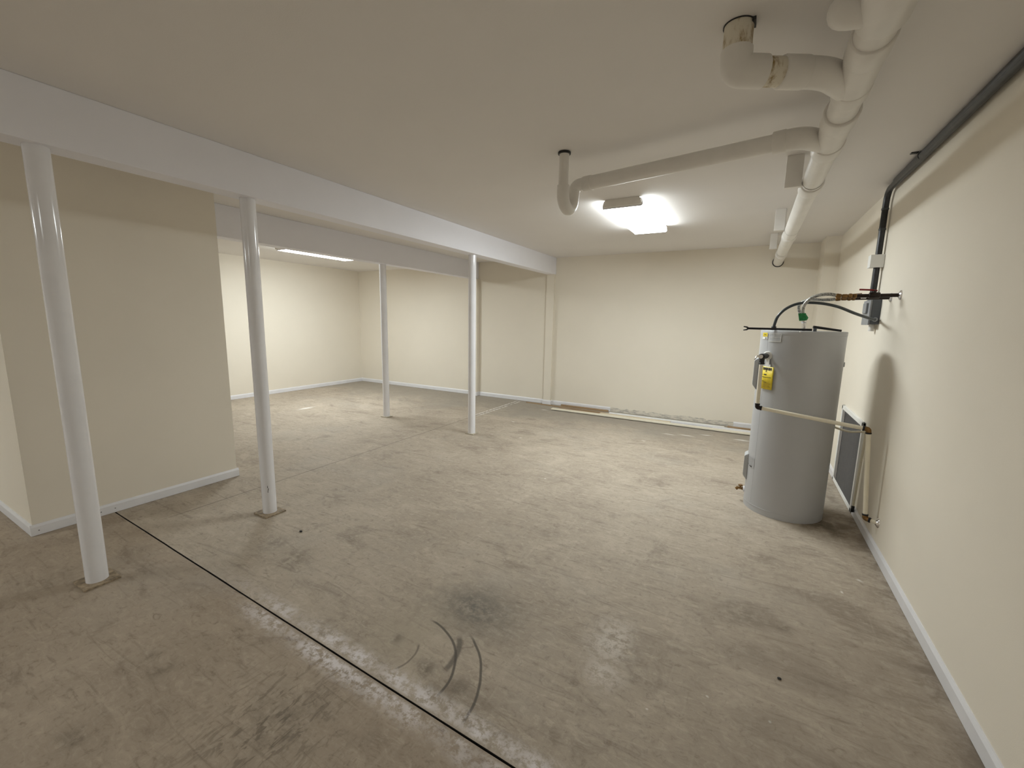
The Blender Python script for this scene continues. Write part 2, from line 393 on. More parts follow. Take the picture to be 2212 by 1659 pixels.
fl.mi = 1; strip(near, nb); strip(nb, fb); strip(fb, far); fl.mi = 0
bmesh.ops.remove_doubles(fl.bm, verts=fl.bm.verts[:], dist=1e-5)
fb_ = fl.build('floor', [M['floor'], M['grime'], M['floor_far']]); fb_['kind'] = 'structure'
for p in fb_.data.polygons:
    pass
# make sure the slab faces look up
me = fb_.data
bm = bmesh.new(); bm.from_mesh(me)
for f in bm.faces:
    if abs(f.normal.z) > 0.9 and f.normal.z < 0: f.normal_flip()
bm.to_mesh(me); bm.free()

ce = MB(); ce.box((B2[0]+0.07, YF-0.12, CEIL), (XR+0.12, YB+0.15, CEIL+0.12)); ce.box((XL-0.15, YF-0.12, LCEIL), (B2[0]+0.07, YB+0.15, CEIL+0.12))
struct('ceiling', ce, M['ceiling'])
struct('wall_right', MB().box((XR, YF, 0), (XR+0.12, YB, CEIL)), M['wall'])
struct('wall_back', MB().box((XL-0.15, YB, 0), (XR+0.12, YB+0.15, CEIL)), M['wall'])
struct('wall_left', MB().box((XL-0.15, YF, 0), (XL, YB, CEIL)), M['wall'])
struct('wall_front', MB().box((XL-0.15, YF-0.12, 0), (XR+0.12, YF, CEIL)), M['wall'])
pw = MB()
prof = [(XL, YP0), (XP, YP0), (XP, YP1), (XP-0.115, YP1), (XP-0.115, YP0+0.115), (XL, YP0+0.115)]
a = [pw.bm.verts.new((x, y, 0)) for x, y in prof]; b = [pw.bm.verts.new((x, y, CEIL)) for x, y in prof]
for i in range(6): pw._face([a[i], a[(i+1) % 6], b[(i+1) % 6], b[i]])
pw._face(list(reversed(a))); pw._face(b)
struct('wall_partition', pw, M['wall'])

# boxed beams, the stubs that carry them on the back wall and the corner chase
struct('trim_1', MB().box((B1[0], YF, B1[2]), (B1[1], YB, CEIL)), M['beam'], 0.004)
struct('trim_2', MB().box((B2[0], YP0+0.115, B2[2]), (B2[1], YB, CEIL)), M['beam'], 0.004)
struct('trim_3', MB().box((-3.155, YB-0.05, 0), (-3.015, YB, B1[2])), M['wall'])
struct('trim_4', MB().box((-4.75, YB-0.08, 0), (-4.59, YB, B2[2])), M['wall'])
struct('trim_5', MB().box((0.702, 6.44, 0), (XR, YB, CEIL)), M['wall'])

BH, BT = 0.076, 0.013
def bb_prof(x, sgn):   # little moulded top edge
    return [(x, 0.002), (x+sgn*BT, 0.002), (x+sgn*BT, BH-0.016), (x+sgn*BT*0.55, BH-0.004), (x+sgn*BT*0.4, BH), (x, BH)]
def bb_y(name, x, sgn, y0, y1):
    m = MB(); m.prism(bb_prof(x, sgn), y0, y1); return m
def bb_x(m, y, x0, x1, sgn=-1):
    m.prism(bb_prof(y, sgn), x0, x1, 'x'); return m
mb = bb_y('', XR, -1, YF, 4.135); mb.prism(bb_prof(XR, -1), 5.01, 6.44); struct('baseboard_right', mb, M['trimw'])
mb = MB(); bb_x(mb, YB, XL, -4.75); bb_x(mb, YB, -4.59, -3.155); bb_x(mb, YB, -3.015, -1.93); bb_x(mb, YB, -0.09, 0.702)
bb_x(mb, YB-0.05, -3.168, -3.002); bb_x(mb, YB-0.08, -4.763, -4.59); mb.prism(bb_prof(-4.59, 1), YB-0.093, YB-BT)
struct('baseboard_back', mb, M['trimw'])
struct('baseboard_left', bb_y('', XL, 1, YP0+0.115, YB), M['trimw'])
mb = bb_y('', XP, 1, YP0-BT, YP1+BT); bb_x(mb, YP0, XL, XP); bb_x(mb, YP1, XP-0.115, XP, 1)
mb.mi = 1
for y in (0.760, 1.075, 1.155):   # nail holes
    mb.tube([(XP+BT-0.001, y, 0.033), (XP+BT+0.0006, y, 0.033)], 0.0042, 8)
struct('baseboard_partition', mb, [M['trimw'], M['greyink']])
# bare, scraped base of the back wall where the baseboard is missing
mb = MB(); rnd = random.Random(3); n = 46
xs2 = [-1.93 + 1.84*i/n for i in range(n+1)]
hs = [0.070 + rnd.uniform(-0.012, 0.010) - 0.012*(i % 11 == 4) for i in range(n+1)]
v0 = [mb.bm.verts.new((x, YB-0.004, 0.002)) for x in xs2]; v1 = [mb.bm.verts.new((x, YB-0.004, h)) for x, h in zip(xs2, hs)]
w1 = [mb.bm.verts.new((x, YB, h)) for x, h in zip(xs2, hs)]
for i in range(n): mb._face([v0[i], v0[i+1], v1[i+1], v1[i]]); mb._face([v1[i], v1[i+1], w1[i+1], w1[i]])
struct('trim_6', mb, M['residue'])

# ------------------------------------------------------------------ steel columns
def make_column(x, y, ztop, label, hp_=0.08, pm='plate'):
    o = thing('support_column', (x, y, 0), label, 'column', 'white steel support columns')
    MB().tube([(0, 0, 0.011), (0, 0, ztop-0.010)], 0.048, 40, False).build('shaft', M['steelw'], o)
    pb = MB(); pb.box((-hp_, -hp_+0.002, 0.0), (hp_, hp_-0.002, 0.011), 0.0015)
    pb.build('base_plate', M[pm], o)
    MB().tube([(0, 0, ztop-0.010), (0, 0, ztop)], 0.0478, 40).build('cap', M['steelw'], o)
    return o
c1 = make_column(-3.083, 0.762, B1[2], 'glossy white steel column nearest the camera, in front of the partition wall')
c2 = make_column(-3.088, 1.752, B1[2], 'white steel column with chipped paint near its foot, just right of the partition end')
c3 = make_column(-4.712, 4.53, B2[2], 'thin white column under the farther beam, in the lit side bay', 0.062, 'plate2')
c4 = make_column(-3.085, 4.45, B1[2], 'white steel column far along the near beam, next to the chalked floor joint', 0.062, 'plate2')
# chips in the paint of the second column
mb = MB()
for (dz, da, h) in ((0.215, -0.62, 0.02), (0.195, -0.55, 0.014), (0.18, -0.60, 0.018), (0.205, -0.5, 0.008)):
    ca, sa = math.cos(da), math.sin(da); r = 0.0484
    u = Vector((-sa, ca, 0)) * 0.0022; p = Vector((ca*r, sa*r, dz))
    mb.quad(p-u, p+u, p+u*0.4+Vector((0, 0, h)), p-u*0.7+Vector((0, 0, h*0.8)))
mb.build('paint_chip', M['ink'], c2)

# ------------------------------------------------------------------ ceiling fixtures
def make_light(x, y, zc, lens, label):
    o = thing('ceiling_light', (x, y, zc), label, 'ceiling light', 'wraparound fluorescent fixtures')
    L = 0.595
    MB().box((-0.10, -L+0.01, -0.034), (0.10, L-0.01, 0.0), 0.002).build('housing', M['endcap'], o)
    # the lens wraps down both sides and across the bottom
    out = [(-0.150, -0.006), (-0.166, -0.020), (-0.176, -0.058), (-0.166, -0.070), (0.166, -0.070), (0.176, -0.058), (0.166, -0.020), (0.150, -0.006)]
    l = MB(); n = len(out)
    inn = [(q[0]*0.975, q[1]+0.003) for q in out]
    for i in range(n-1):
        a, b_ = out[i], out[i+1]
        l.quad((a[0], -L, a[1]), (b_[0], -L, b_[1]), (b_[0], L, b_[1]), (a[0], L, a[1]))
    l.build('lens', lens, o)
    for sg in (-1, 1):
        e = MB(); pr_ = [(-0.157, -0.001), (-0.172, -0.020), (-0.180, -0.058), (-0.168, -0.0735), (0.168, -0.0735), (0.180, -0.058), (0.172, -0.020), (0.157, -0.001)]
        e.prism([(q[0]*0.94, q[1]*0.82) for q in pr_], sg*L, sg*(L+0.028))
        e.build('end_plate', M['endcap'], o)
        e = MB()
        for i in range(n-1):   # bright lip of the lens round the end plate
            a, b_ = out[i], out[i+1]; a2, b2 = pr_[i], pr_[i+1]
            e.quad((a[0]*0.93, sg*(L+0.002), a[1]*0.85), (b_[0]*0.93, sg*(L+0.002), b_[1]*0.85), (b2[0], sg*L, b2[1]), (a2[0], sg*L, a2[1]))
        e.build('lens_rim', M['trimw'], o)
    return o
make_light(-1.075, 4.44, CEIL, M['lens'], 'lit wraparound fluorescent fixture on the main ceiling, left of the drain pipe')
make_light(-6.02, 4.48, LCEIL, M['lens2'], 'lit fluorescent fixture in the side bay, half hidden by the farther beam')
make_light(-1.075, -2.75, CEIL, M['lens3'], 'lit fluorescent fixture on the ceiling straight behind the camera')
make_light(-6.02, -2.3, LCEIL, M['lens'], 'lit fluorescent fixture in the rear side bay, behind the camera to the left')

# ------------------------------------------------------------------ white drain piping under the ceiling
def mainz(y): return 2.335 + (6.86 - y) * 0.0185
def mp(y): return Vector((0.262 if y < 3 else 0.262 - 0.004*(y-3), y, mainz(y)))
dr = thing('drain_pipe', (0.26, 3.5, mainz(3.5)), 'white plastic drain line under the ceiling with trap arm, toilet bend and branches', 'pipe')
O = dr.location
def R_(pts): return rel(pts, O)
MB().tube(R_([mp(YF), mp(1.0), mp(3.0), mp(YB+0.05)]), 0.0572, 32).build('main_pipe', M['pvc'], dr)
for (ya, yb, r) in ((3.395, 3.54, 0.066), (5.05, 5.17, 0.0645), (6.16, 6.26, 0.0635)):
    MB().hub(R_([mp(ya)])[0], R_([mp(yb)])[0], r).build('coupling', M['pvc'], dr)
MB().hub(R_([mp(YB-0.012)])[0], R_([mp(YB-0.001)])[0], 0.0675, 0.002).build('wall_gap_shade', M['black'], dr)  # black disc standing in for the shaded gap around the pipe
# wye that takes the shower arm
w = MB(); w.hub(R_([mp(2.40)])[0], R_([mp(2.52)])[0], 0.069); w.tube(R_([mp(2.50), mp(2.80)]), 0.0625, 28); w.hub(R_([mp(2.74)])[0], R_([mp(2.86)])[0], 0.068)
w.tube(R_(bend([(0.02, 2.632, 2.405), (0.135, 2.615, 2.408), mp(2.76)], 0.10)), 0.050, 24)
w.hub(R_([(0.015, 2.633, 2.405)])[0], R_([(0.075, 2.624, 2.406)])[0], 0.0535)
w.build('wye_fitting', M['pvc'], dr)
MB().tube(R_([(-1.02, 2.800, 2.398), (0.04, 2.630, 2.405)]), 0.043, 24).build('trap_arm', M['pvc'], dr)
# P-trap: drop, half-circle, rise, elbow
tx, ty = -1.133, 2.655
half = [(tx + 0.012*k/14, ty + 0.072 - 0.072*math.cos(PI*k/14), 2.302 - 0.072*math.sin(PI*k/14)) for k in range(15)]
rise = bend([(tx+0.012, ty+0.144, 2.302), (tx+0.02, ty+0.150, 2.398), (-0.98, 2.794, 2.398)], 0.07)
p = MB(); p.tube(R_([(tx, ty, 2.36), (tx, ty, 2.302)] + half[1:] + rise[1:]), 0.039, 26)
p.hub(R_([(-1.05, 2.805, 2.398)])[0], R_([(-0.99, 2.795, 2.398)])[0], 0.0475)
p.build('p_trap', M['pvc'], dr)
MB().tube(R_([(tx, ty, 2.35), (tx, ty, CEIL)]), 0.0315, 26).build('tailpiece', M['pvc'], dr)
MB().hub(R_([(tx, ty, CEIL-0.014)])[0], R_([(tx, ty, CEIL-0.001)])[0], 0.041, 0.002).build('ceiling_collar', M['black'], dr)
# toilet bend
qx, qy = -0.133, 1.862; qz = 2.412
MB().tube(R_([(qx, qy, CEIL), (qx, qy, 2.465)]), 0.0485, 32).build('stained_stub', M['stain'], dr)
k_ = MB(); k_.tube(R_([(qx, qy, CEIL-0.003), (qx, qy, CEIL-0.0005)]), 0.0525, 32); k_.box(*[tuple(v) for v in R_([(qx+0.042, qy-0.03, CEIL-0.012), (qx+0.054, qy+0.02, CEIL-0.001)])])
k_.build('ceiling_gap', M['ink'], dr)
e0 = Vector((qx, qy, qz)); dirn = (Vector((0.16, 2.03, qz)) - e0).normalized()
el = MB(); el.tube(R_(bend([(qx, qy, 2.478), (qx, qy, qz), tuple(e0 + dirn*0.105)], 0.055, 10)), 0.0535, 32)
el.build('elbow', M['pvc'], dr)
MB().tube(R_([e0 + dirn*0.09, e0 + dirn*0.20]), 0.0475, 32).build('stained_nipple', M['stain'], dr)
te = MB(); te.hub(R_([e0 + dirn*0.165])[0], R_([e0 + dirn*0.26])[0], 0.054)
te.tube(R_(bend([e0 + dirn*0.22, e0 + dirn*0.34, mp(2.22)], 0.12)), 0.051, 30)
te.hub(R_([mp(1.86)])[0], R_([mp(1.98)])[0], 0.065); te.tube(R_([mp(1.95), mp(2.24)]), 0.0615, 30); te.hub(R_([mp(2.18)])[0], R_([mp(2.26)])[0], 0.064)
te.build('sanitary_tee', M['pvc'], dr)
# upstream branch at the top of the picture, closed with a rounded cap
ub = MB(); ub.hub(R_([mp(1.50)])[0], R_([mp(1.78)])[0], 0.071, 0.01)
c0_ = mp(1.73); d_ = Vector((-1, -0.16, 0.05)).normalized()
ub.tube(R_([c0_, c0_ + d_*0.085, c0_ + d_*0.105, c0_ + d_*0.122, c0_ + d_*0.135, c0_ + d_*0.143, c0_ + d_*0.146]), 0.05, 28, True, [0.050, 0.050, 0.048, 0.042, 0.032, 0.018, 0.006])
ub.build('upper_branch', M['pvc'], dr)

# blocks and straps that hold the main pipe
hl = ['shaded white hanger block by the drain pipe, nearest the camera and beside the trap arm',
      'brightly lit white hanger block by the drain pipe, right of the ceiling fixture',
      'cream hanger block by the drain pipe, closest to the back wall']
for i, (y, x0_, x1_, zb) in enumerate(((3.36, 0.108, 0.201, 2.368), (4.80, 0.110, 0.194, 2.370), (6.02, 0.112, 0.186, 2.385))):
    hb = thing('pipe_hanger', (0.15, y, CEIL), hl[i], 'pipe hanger', 'pipe hangers on the ceiling')
    o_ = hb.location
    MB().box(*[tuple(v) for v in rel([(x0_, y-0.019, zb), (x1_, y+0.019, CEIL)], o_)], bev=0.002).build('block', M['pvc'], hb)
    c_ = mp(y + 0.0); s_ = MB(); rs = 0.0592
    pts = [(c_.x - rs, y, CEIL)] + [(c_.x - rs*math.cos(PI*k/12), y, c_.z - rs*math.sin(PI*k/12)) for k in range(13)] + [(c_.x + rs, y, CEIL)]
    pts = rel(pts, o_)
    for a_, b_ in zip(pts[:-1], pts[1:]):
        s_.quad(a_+V(0, -0.010, 0), b_+V(0, -0.010, 0), b_+V(0, 0.010, 0), a_+V(0, 0.010, 0))
    so = s_.build('strap', M['pvc'], hb)
    sm = so.modifiers.new('thick', 'SOLIDIFY'); sm.thickness = 0.0015

# ------------------------------------------------------------------ electrical conduit, switch, cable
cd = thing('electrical_conduit', (0.81, 4.35, 2.2), 'dark grey conduit along the right ceiling corner turning down the wall', 'conduit')
o_ = cd.location
MB().tube(rel(bend([(0.822, YF, 2.528), (0.822, 4.36, 2.528), (0.822, 4.36, 1.736)], 0.10, 10), o_), 0.0205, 24).build('pipe', M['conduit'], cd)
MB().tube(rel([(0.822, YF, 2.536), (0.822, 4.12, 2.536)], o_), 0.0245, 24).build('sleeve', M['conduit'], cd)
for z in (2.235, 2.385): MB().hub(*rel([(0.822, 4.36, z), (0.822, 4.36, z+0.016)], o_), 0.0235, 0.003).build('coupling', M['cable'], cd)
cl = MB(); cl.box(*[tuple(v) for v in rel([(0.765, 3.60, CEIL-0.006), (0.80, 3.63, CEIL-0.001)], o_)]); cl.tube(rel([(0.822, 3.60, 2.536), (0.822, 3.63, 2.536)], o_), 0.027, 20)
cl.build('clamp', M['blackm'], cd)
wb = MB(); wb.box(*[tuple(v) for v in rel([(0.770, 4.318, 1.955), (XR-0.001, 4.405, 2.052)], o_)], bev=0.004)
wb.build('white_cover_block', M['white'], cd)

sb = thing('disconnect_switch', (XR, 4.32, 1.6), 'grey electrical disconnect box on the right wall below the conduit', 'switch box')
o_ = sb.location
MB().box(*[tuple(v) for v in rel([(0.800, 4.215, 1.515), (XR, 4.435, 1.705)], o_)], bev=0.004).build('enclosure', M['greybox'], sb)
cv = MB(); cv.box(*[tuple(v) for v in rel([(0.789, 4.212, 1.510), (0.800, 4.438, 1.700)], o_)], bev=0.003)
cv.box(*[tuple(v) for v in rel([(0.775, 4.27, 1.60), (0.790, 4.38, 1.68)], o_)], bev=0.004)
cv.build('cover', M['greybox2'], sb)
MB().hub(*rel([(0.822, 4.36, 1.700), (0.822, 4.36, 1.735)], o_), 0.029).build('hub', M['greybox2'], sb)
MB().tube(rel([(0.832, 4.30, 1.52), (0.832, 4.30, 1.462)], o_), 0.019, 20).build('conduit_stub', M['pvc'], sb)

cb = thing('flexible_cable', (0.16, 3.9, 1.47), 'dark grey flexible cable arching from the heater top to the switch box', 'cable')
o_ = cb.location
path = spline([(0.160, 3.90, 1.458), (0.163, 3.90, 1.50), (0.182, 3.90, 1.568), (0.235, 3.90, 1.628), (0.318, 3.90, 1.664), (0.433, 3.91, 1.664), (0.55, 3.95, 1.640), (0.668, 4.02, 1.594), (0.775, 4.12, 1.560), (0.826, 4.185, 1.551), (0.828, 4.216, 1.549)], 10)
MB().tube(rel(path, o_), 0.0105, 18).build('jacket', M['cable'], cb)
g = MB(); g.hub(*rel([(0.160, 3.90, 1.456), (0.161, 3.90, 1.488)], o_), 0.017); g.hub(*rel([(0.160, 3.90, 1.456), (0.160, 3.90, 1.466)], o_), 0.021)
g.build('gland', M['black'], cb)
MB().hub(*rel([(0.822, 4.165, 1.553), (0.828, 4.216, 1.549)], o_), 0.0150).build('connector', M['greybox2'], cb)

# ------------------------------------------------------------------ water heater
HC = Vector((0.3566, 3.964, 0)); HR = 0.277; HT = 1.455
wh = thing('water_heater', HC, 'tall grey electric water heater standing by the right wall', 'water heater')
def hp(deg, r, z): a_ = math.radians(deg); return Vector((math.cos(a_)*r, math.sin(a_)*r, z))
tk = MB(); tk.tube([(0, 0, 0.0), (0, 0, HT-0.03)], HR, 96, True)
tk.tube([hp(-175 + 3*i, HR+0.0002, 0.048) for i in range(62)], 0.0016, 6, False)
tk.build('tank_jacket', M['heater'], wh)
ld = MB(); ld.tube([(0, 0, HT-0.034), (0, 0, HT-0.030), (0, 0, HT-0.004), (0, 0, HT), (0, 0, HT)], HR, 96, True, [HR, HR+0.0015, HR+0.0015, HR-0.002, HR-0.004])
ld.build('lid', M['heater'], wh)
MB().tube([hp(-145.5, HR-0.0005, HT-0.03), hp(-145.5, HR-0.0005, 0.06)], 0.0012, 6).build('seam', M['cover'], wh)
def curved(mb, d0, d1, z0, z1, r, n=8, mi=0):
    mb.mi = mi
    a_ = [mb.bm.verts.new(hp(d0+(d1-d0)*i/n, r, z0)) for i in range(n+1)]; b_ = [mb.bm.verts.new(hp(d0+(d1-d0)*i/n, r, z1)) for i in range(n+1)]
    for i in range(n): mb._face([a_[i], a_[i+1], b_[i+1], b_[i]], True)
    mb.mi = 0
def element_cover(z0, z1):
    c_ = MB(); hw_ = 0.062; bm2 = bmesh.new()
    # bowed cover plate standing off the jacket, chamfered at its ends
    y0_, y1_ = -hw_, hw_; r0, r1 = HR-0.008, HR+0.024
    pr_ = [(r0, z0-0.012), (r1, z0+0.030), (r1, z1-0.010), (r0, z1+0.012)]
    va = [bm2.verts.new((q[0], y0_, q[1])) for q in pr_]; vb = [bm2.verts.new((q[0], y1_, q[1])) for q in pr_]
    for i in range(4): bm2.faces.new([va[i], va[(i+1) % 4], vb[(i+1) % 4], vb[i]])
    bm2.faces.new(list(reversed(va))); bm2.faces.new(vb)
    bmesh.ops.bevel(bm2, geom=bm2.edges[:], offset=0.004, segments=2, affect='EDGES')
    c_.merge(bm2, Matrix.Rotation(math.radians(180), 4, 'Z'))
    return c_
element_cover(0.985, 1.222).build('element_cover', M['cover'], wh)
element_cover(0.218, 0.425).build('element_cover', M['cover'], wh)
st = MB(); curved(st, -160.5, -146.5, 1.385, 1.437, HR+0.0030); so = st.build('sticker', M['white'], wh)
st = MB(); curved(st, -160.0, -147.0, 1.405, 1.436, HR+0.0036)
y_ = st.build('yellow_panel', M['yellow'], so)
st = MB()
for z, d0, d1, h in ((1.421, -157, -151, 0.004), (1.418, -151, -149, 0.003), (1.410, -158.5, -148.5, 0.002), (1.389, -151, -149.3, 0.012)): curved(st, d0, d1, z, z+h, HR+0.0042)
st.build('print', M['ink'], so)
st = MB(); curved(st, -143.5, -122.0, 1.372, 1.434, HR+0.0030); so = st.build('data_label', M['cover'], wh)
st = MB()
for d0, d1, z0, z1 in ((-143.5, -122, 1.371, 1.375), (-143.5, -122, 1.432, 1.435), (-122.8, -122, 1.371, 1.435), (-143.5, -142.7, 1.371, 1.435), (-142, -123, 1.404, 1.4065), (-141.5, -124.5, 1.4262, 1.4275)): curved(st, d0, d1, z0, z1, HR+0.0038)
st.build('print', M['white'], so)
# notice beside the lower cover
rn = random.Random(5); st = MB(); curved(st, -166, -146, 0.345, 0.430, HR+0.0022); so = st.build('notice', M['heater'], wh)
st = MB()
for i in range(9):
    z = 0.423 - i*0.0088; d = -164.0
    while d < -149:
        L_ = rn.uniform(0.8, 2.6); curved(st, d, min(d+L_, -148), z-0.0028, z, HR+0.0030, 2); d += L_ + rn.uniform(0.5, 1.2)
st.build('print', M['greyink'], so)
st = MB(); curved(st, -159, -156.5, 0.348, 0.354, HR+0.0034, 2); curved(st, -155.5, -151, 0.346, 0.356, HR+0.0034, 2); curved(st, -165, -162, 0.356, 0.362, HR+0.0034, 2)
st.build('bold_print', M['ink'], so)
# drain valve
dv = MB(); a_ = 178.9
dv.tube([hp(a_, HR-0.01, 0.105), hp(a_, HR+0.018, 0.105)], 0.013, 16); dv.tube([hp(a_, HR+0.012, 0.105), hp(a_, HR+0.05, 0.105)], 0.010, 16)
dv.tube([hp(a_, HR+0.030, 0.105), hp(a_, HR+0.030, 0.128)], 0.006, 12); dv.hub(hp(a_, HR+0.030, 0.124), hp(a_, HR+0.030, 0.136), 0.018)
dv.tube([hp(a_, HR+0.046, 0.110), hp(a_, HR+0.062, 0.092)], 0.012, 16)
dv.build('drain_valve', M['brass'], wh)
MB().hub(hp(a_, HR-0.004, 0.105), hp(a_, HR+0.010, 0.105), 0.024).build('escutcheon', M['trimw'], wh)
# relief valve on the side
rv0 = Vector((0.14, 3.792, 1.262)) - HC; rv1 = Vector((0.096, 3.655, 1.262)) - HC
rvd = (rv1 - rv0).normalized()
MB().hub(rv0 - rvd*0.01, rv0 + rvd*0.022, 0.034, 0.008).build('valve_rosette', M['white'], wh)
rv = MB(); rv.tube([rv0, rv0 + rvd*0.06, rv0 + rvd*0.06, rv1 + rvd*0.012], 0.02, 20, True, [0.013, 0.013, 0.021, 0.021])
rv.tube([rv1 - rvd*0.010, rv1 - rvd*0.010 + V(0, 0, -0.052)], 0.017, 20); rv.hub(rv1 - rvd*0.010 + V(0, 0, -0.048), rv1 - rvd*0.010 + V(0, 0, -0.060), 0.020)
vo = rv.build('relief_valve', M['black'], wh)
lv = MB(); q0 = rv1 + rvd*0.012; lv.tube([q0, q0 + rvd*0.016], 0.015, 16); lv.tube([q0 + rvd*0.012 + V(0.01, 0, 0.008), q0 + rvd*0.026 + V(-0.022, 0, 0.004), q0 + rvd*0.03 + V(-0.034, 0, -0.026)], 0.005, 10)
lv.build('lever', M['chrome'], vo)
# hanging yellow warning tag, bowed round the jacket
tg = MB(); curved(tg, -147.5, -127.0, 1.003, 1.178, HR+0.010, 10); 
tgo = tg.build('warning_tag', M['yellow'], wh)
sd = tgo.modifiers.new('thick', 'SOLIDIFY'); sd.thickness = 0.0008
tn = MB(); curved(tn, -143, -133, 1.176, 1.196, HR+0.010, 4); tn.build('tag_neck', M['white'], tgo)
tn = MB(); curved(tn, -141.5, -135.5, 1.194, 1.255, HR+0.011, 3); tn.build('tag_strap', M['white'], tgo)
ti = MB()
d = -146.0
for wd_, h in ((2.2, 0.019), (2.0, 0.016), (2.6, 0.021), (1.8, 0.017), (2.4, 0.020), (2.2, 0.018)):
    curved(ti, d, d+wd_, 1.172-h-0.002, 1.172, HR+0.0118, 2); d += wd_ + 0.55
curved(ti, -140.5, -138.4, 1.138, 1.146, HR+0.0118, 2)
curved(ti, -143.5, -138, 1.112, 1.120, HR+0.0118, 2); curved(ti, -146.8, -145.6, 1.113, 1.117, HR+0.0118, 2)
curved(ti, -146.8, -130, 1.0945, 1.098, HR+0.0118, 4)
curved(ti, -146, -142, 1.062, 1.066, HR+0.0118, 3); curved(ti, -142, -137, 1.056, 1.059, HR+0.0118, 3)
ti.build('print', M['ink'], tgo)
ti = MB()
for i in range(5): curved(ti, -143 + (i % 2), -130 - (i % 3), 1.020+0.008*i, 1.0218+0.008*i, HR+0.0116, 4)
ti.build('small_print', M['brass'], tgo)
# water ports on the lid
for nm, (x, y) in (('port', (0.350, 3.85)), ('port', (0.366, 4.06))):
    MB().tube([Vector((x, y, HT-0.005)) - HC, Vector((x, y, HT+0.075)) - HC], 0.0125, 18).build('port_nipple', M['chrome'], wh)
MB().sphere(Vector((0.318, 3.684, 1.448)) - HC, 0.006).build('lid_screw', M['chrome'], wh)
mk = MB(); mk.tube([hp(-8, HR-0.002, 1.215), hp(-8, HR+0.006, 1.215)], 0.018, 14); mk.build('side_knob', M['cover'], wh)

# loose black metal pieces lying on the heater
rd = thing('metal_rod', (0.17, 3.76, HT+0.011), 'long thin black metal rod with a forked end lying across the heater top', 'rod')
o_ = rd.location
MB().tube(rel([(-0.020, 3.783, HT+0.0115), (0.392, 3.742, HT+0.0115)], o_), 0.0082, 14).build('shaft', M['blackm'], rd)
fk = MB()
for sg in (-1, 1):
    fk.tube(rel([(-0.012, 3.782, HT+0.0115), (-0.024, 3.783, HT+0.0115+sg*0.010), (-0.046, 3.785, HT+0.0115+sg*0.014)], o_), 0.005, 10, True, [0.008, 0.006, 0.004])
fk.build('fork', M['blackm'], rd)
bk = MB(); A_, B_ = Vector((0.398, 3.748, HT+0.033)), Vector((0.570, 3.800, HT+0.0095))
bk.tube([Vector((0, 0, 0)), (B_-A_)*0.08, B_-A_], 0.008, 12, True, [0.0095, 0.0095, 0.0075])
bo = bk.build('metal_bar', M['blackm'], None, loc=A_)
tag(bo, 'short black metal bar tilted on the right half of the heater top', 'rod')
rp = MB(); rp.tube([V(0.012, 0.004, -0.008), V(0.012, 0.004, -0.0325)], 0.011, 12); rp.build('knuckle', M['greybox'], bo)

# ------------------------------------------------------------------ supply pipes, valves, braided hoses
def supply(y, ye, z, label, xv0, handle, hlabel):
    o = thing('supply_pipe', (XR, y, z), label, 'pipe', 'water supply pipes on the right wall')
    o_ = o.location
    MB().tube(rel([(XR, y, z), (xv0, y, z-0.004)], o_), 0.0125, 18).build('pipe', M['blackins'], o)
    es = MB(); es.tube(rel([(XR, y, z), (XR-0.004, y, z), (XR-0.012, y, z)], o_), 0.03, 24, True, [0.033, 0.031, 0.016]); es.build('escutcheon', M['chrome'], o)
    v = MB(); v.hub(*rel([(xv0+0.066, y, z-0.003), (xv0+0.044, y, z-0.003)], o_), 0.0155); v.sphere(Vector((xv0+0.030, y, z-0.003))-o_, 0.018); v.hub(*rel([(xv0+0.016, y, z-0.004), (xv0-0.018, y, z-0.004)], o_), 0.0145)
    vo = v.build('valve_body', M['brass'], o)
    if handle:
        h = MB(); xh = xv0 + 0.16
        v2 = MB(); v2.hub(*rel([(xh+0.030, y, z), (xh-0.030, y, z)], o_), 0.021); v2.tube(rel([(xh, y, z), (xh, y, z+0.034)], o_), 0.008, 12)
        v3 = v2.build('stop_valve', M['blackins'], o)
        h.tube(rel([(xh+0.012, y, z+0.030), (xh-0.015, y, z+0.036), (xh-0.085, y, z+0.040)], o_), 0.006, 10)
        h.build('red_handle', M['red'], v3)
    else:
        b_ = MB(); b_.hub(*rel([(xv0+0.13, y, z), (xv0+0.09, y, z)], o_), 0.0135); b_.build('white_band', M['white'], o)
        h = MB(); h.tube(rel([(xv0+0.05, y, z+0.018), (xv0+0.035, y, z+0.028), (xv0+0.10, y, z+0.031)], o_), 0.003, 8); h.build('wire_handle', M['brass'], vo)
    return o
supply(3.77, 3.77, 1.710, 'dark supply pipe with red valve handle, in front over the water heater', 0.560, True, '')
supply(3.99, 3.99, 1.705, 'dark supply pipe with white band, behind the red handled one', 0.590, False, '')
def hose(pts, r, label):
    o = thing('braided_hose', pts[-1], label, 'hose', 'braided water connectors')
    o_ = o.location
    MB().tube(rel(spline(pts, 10), o_), r, 18).build('hose', M['braid'], o)
    a_, b_ = Vector(pts[0]), Vector(pts[1]); d_ = (b_-a_).normalized()
    MB().hub(*rel([a_ - d_*0.004, a_ + d_*0.028], o_), r*1.35).build('nut', M['brass'], o)
    e_, f_ = Vector(pts[-1]), Vector(pts[-2]); d_ = (f_-e_).normalized()
    MB().hub(*rel([e_, e_ + d_*0.030], o_), r*1.4).build('nut', M['chrome'], o)
    return o, o_
h1, o1 = hose([(0.536, 3.770, 1.706), (0.46, 3.785, 1.722), (0.385, 3.815, 1.706), (0.342, 3.835, 1.662), (0.330, 3.845, 1.610), (0.341, 3.85, 1.560), (0.350, 3.85, 1.515)], 0.0115, 'upper braided steel hose curving from the red handled valve down to the heater')
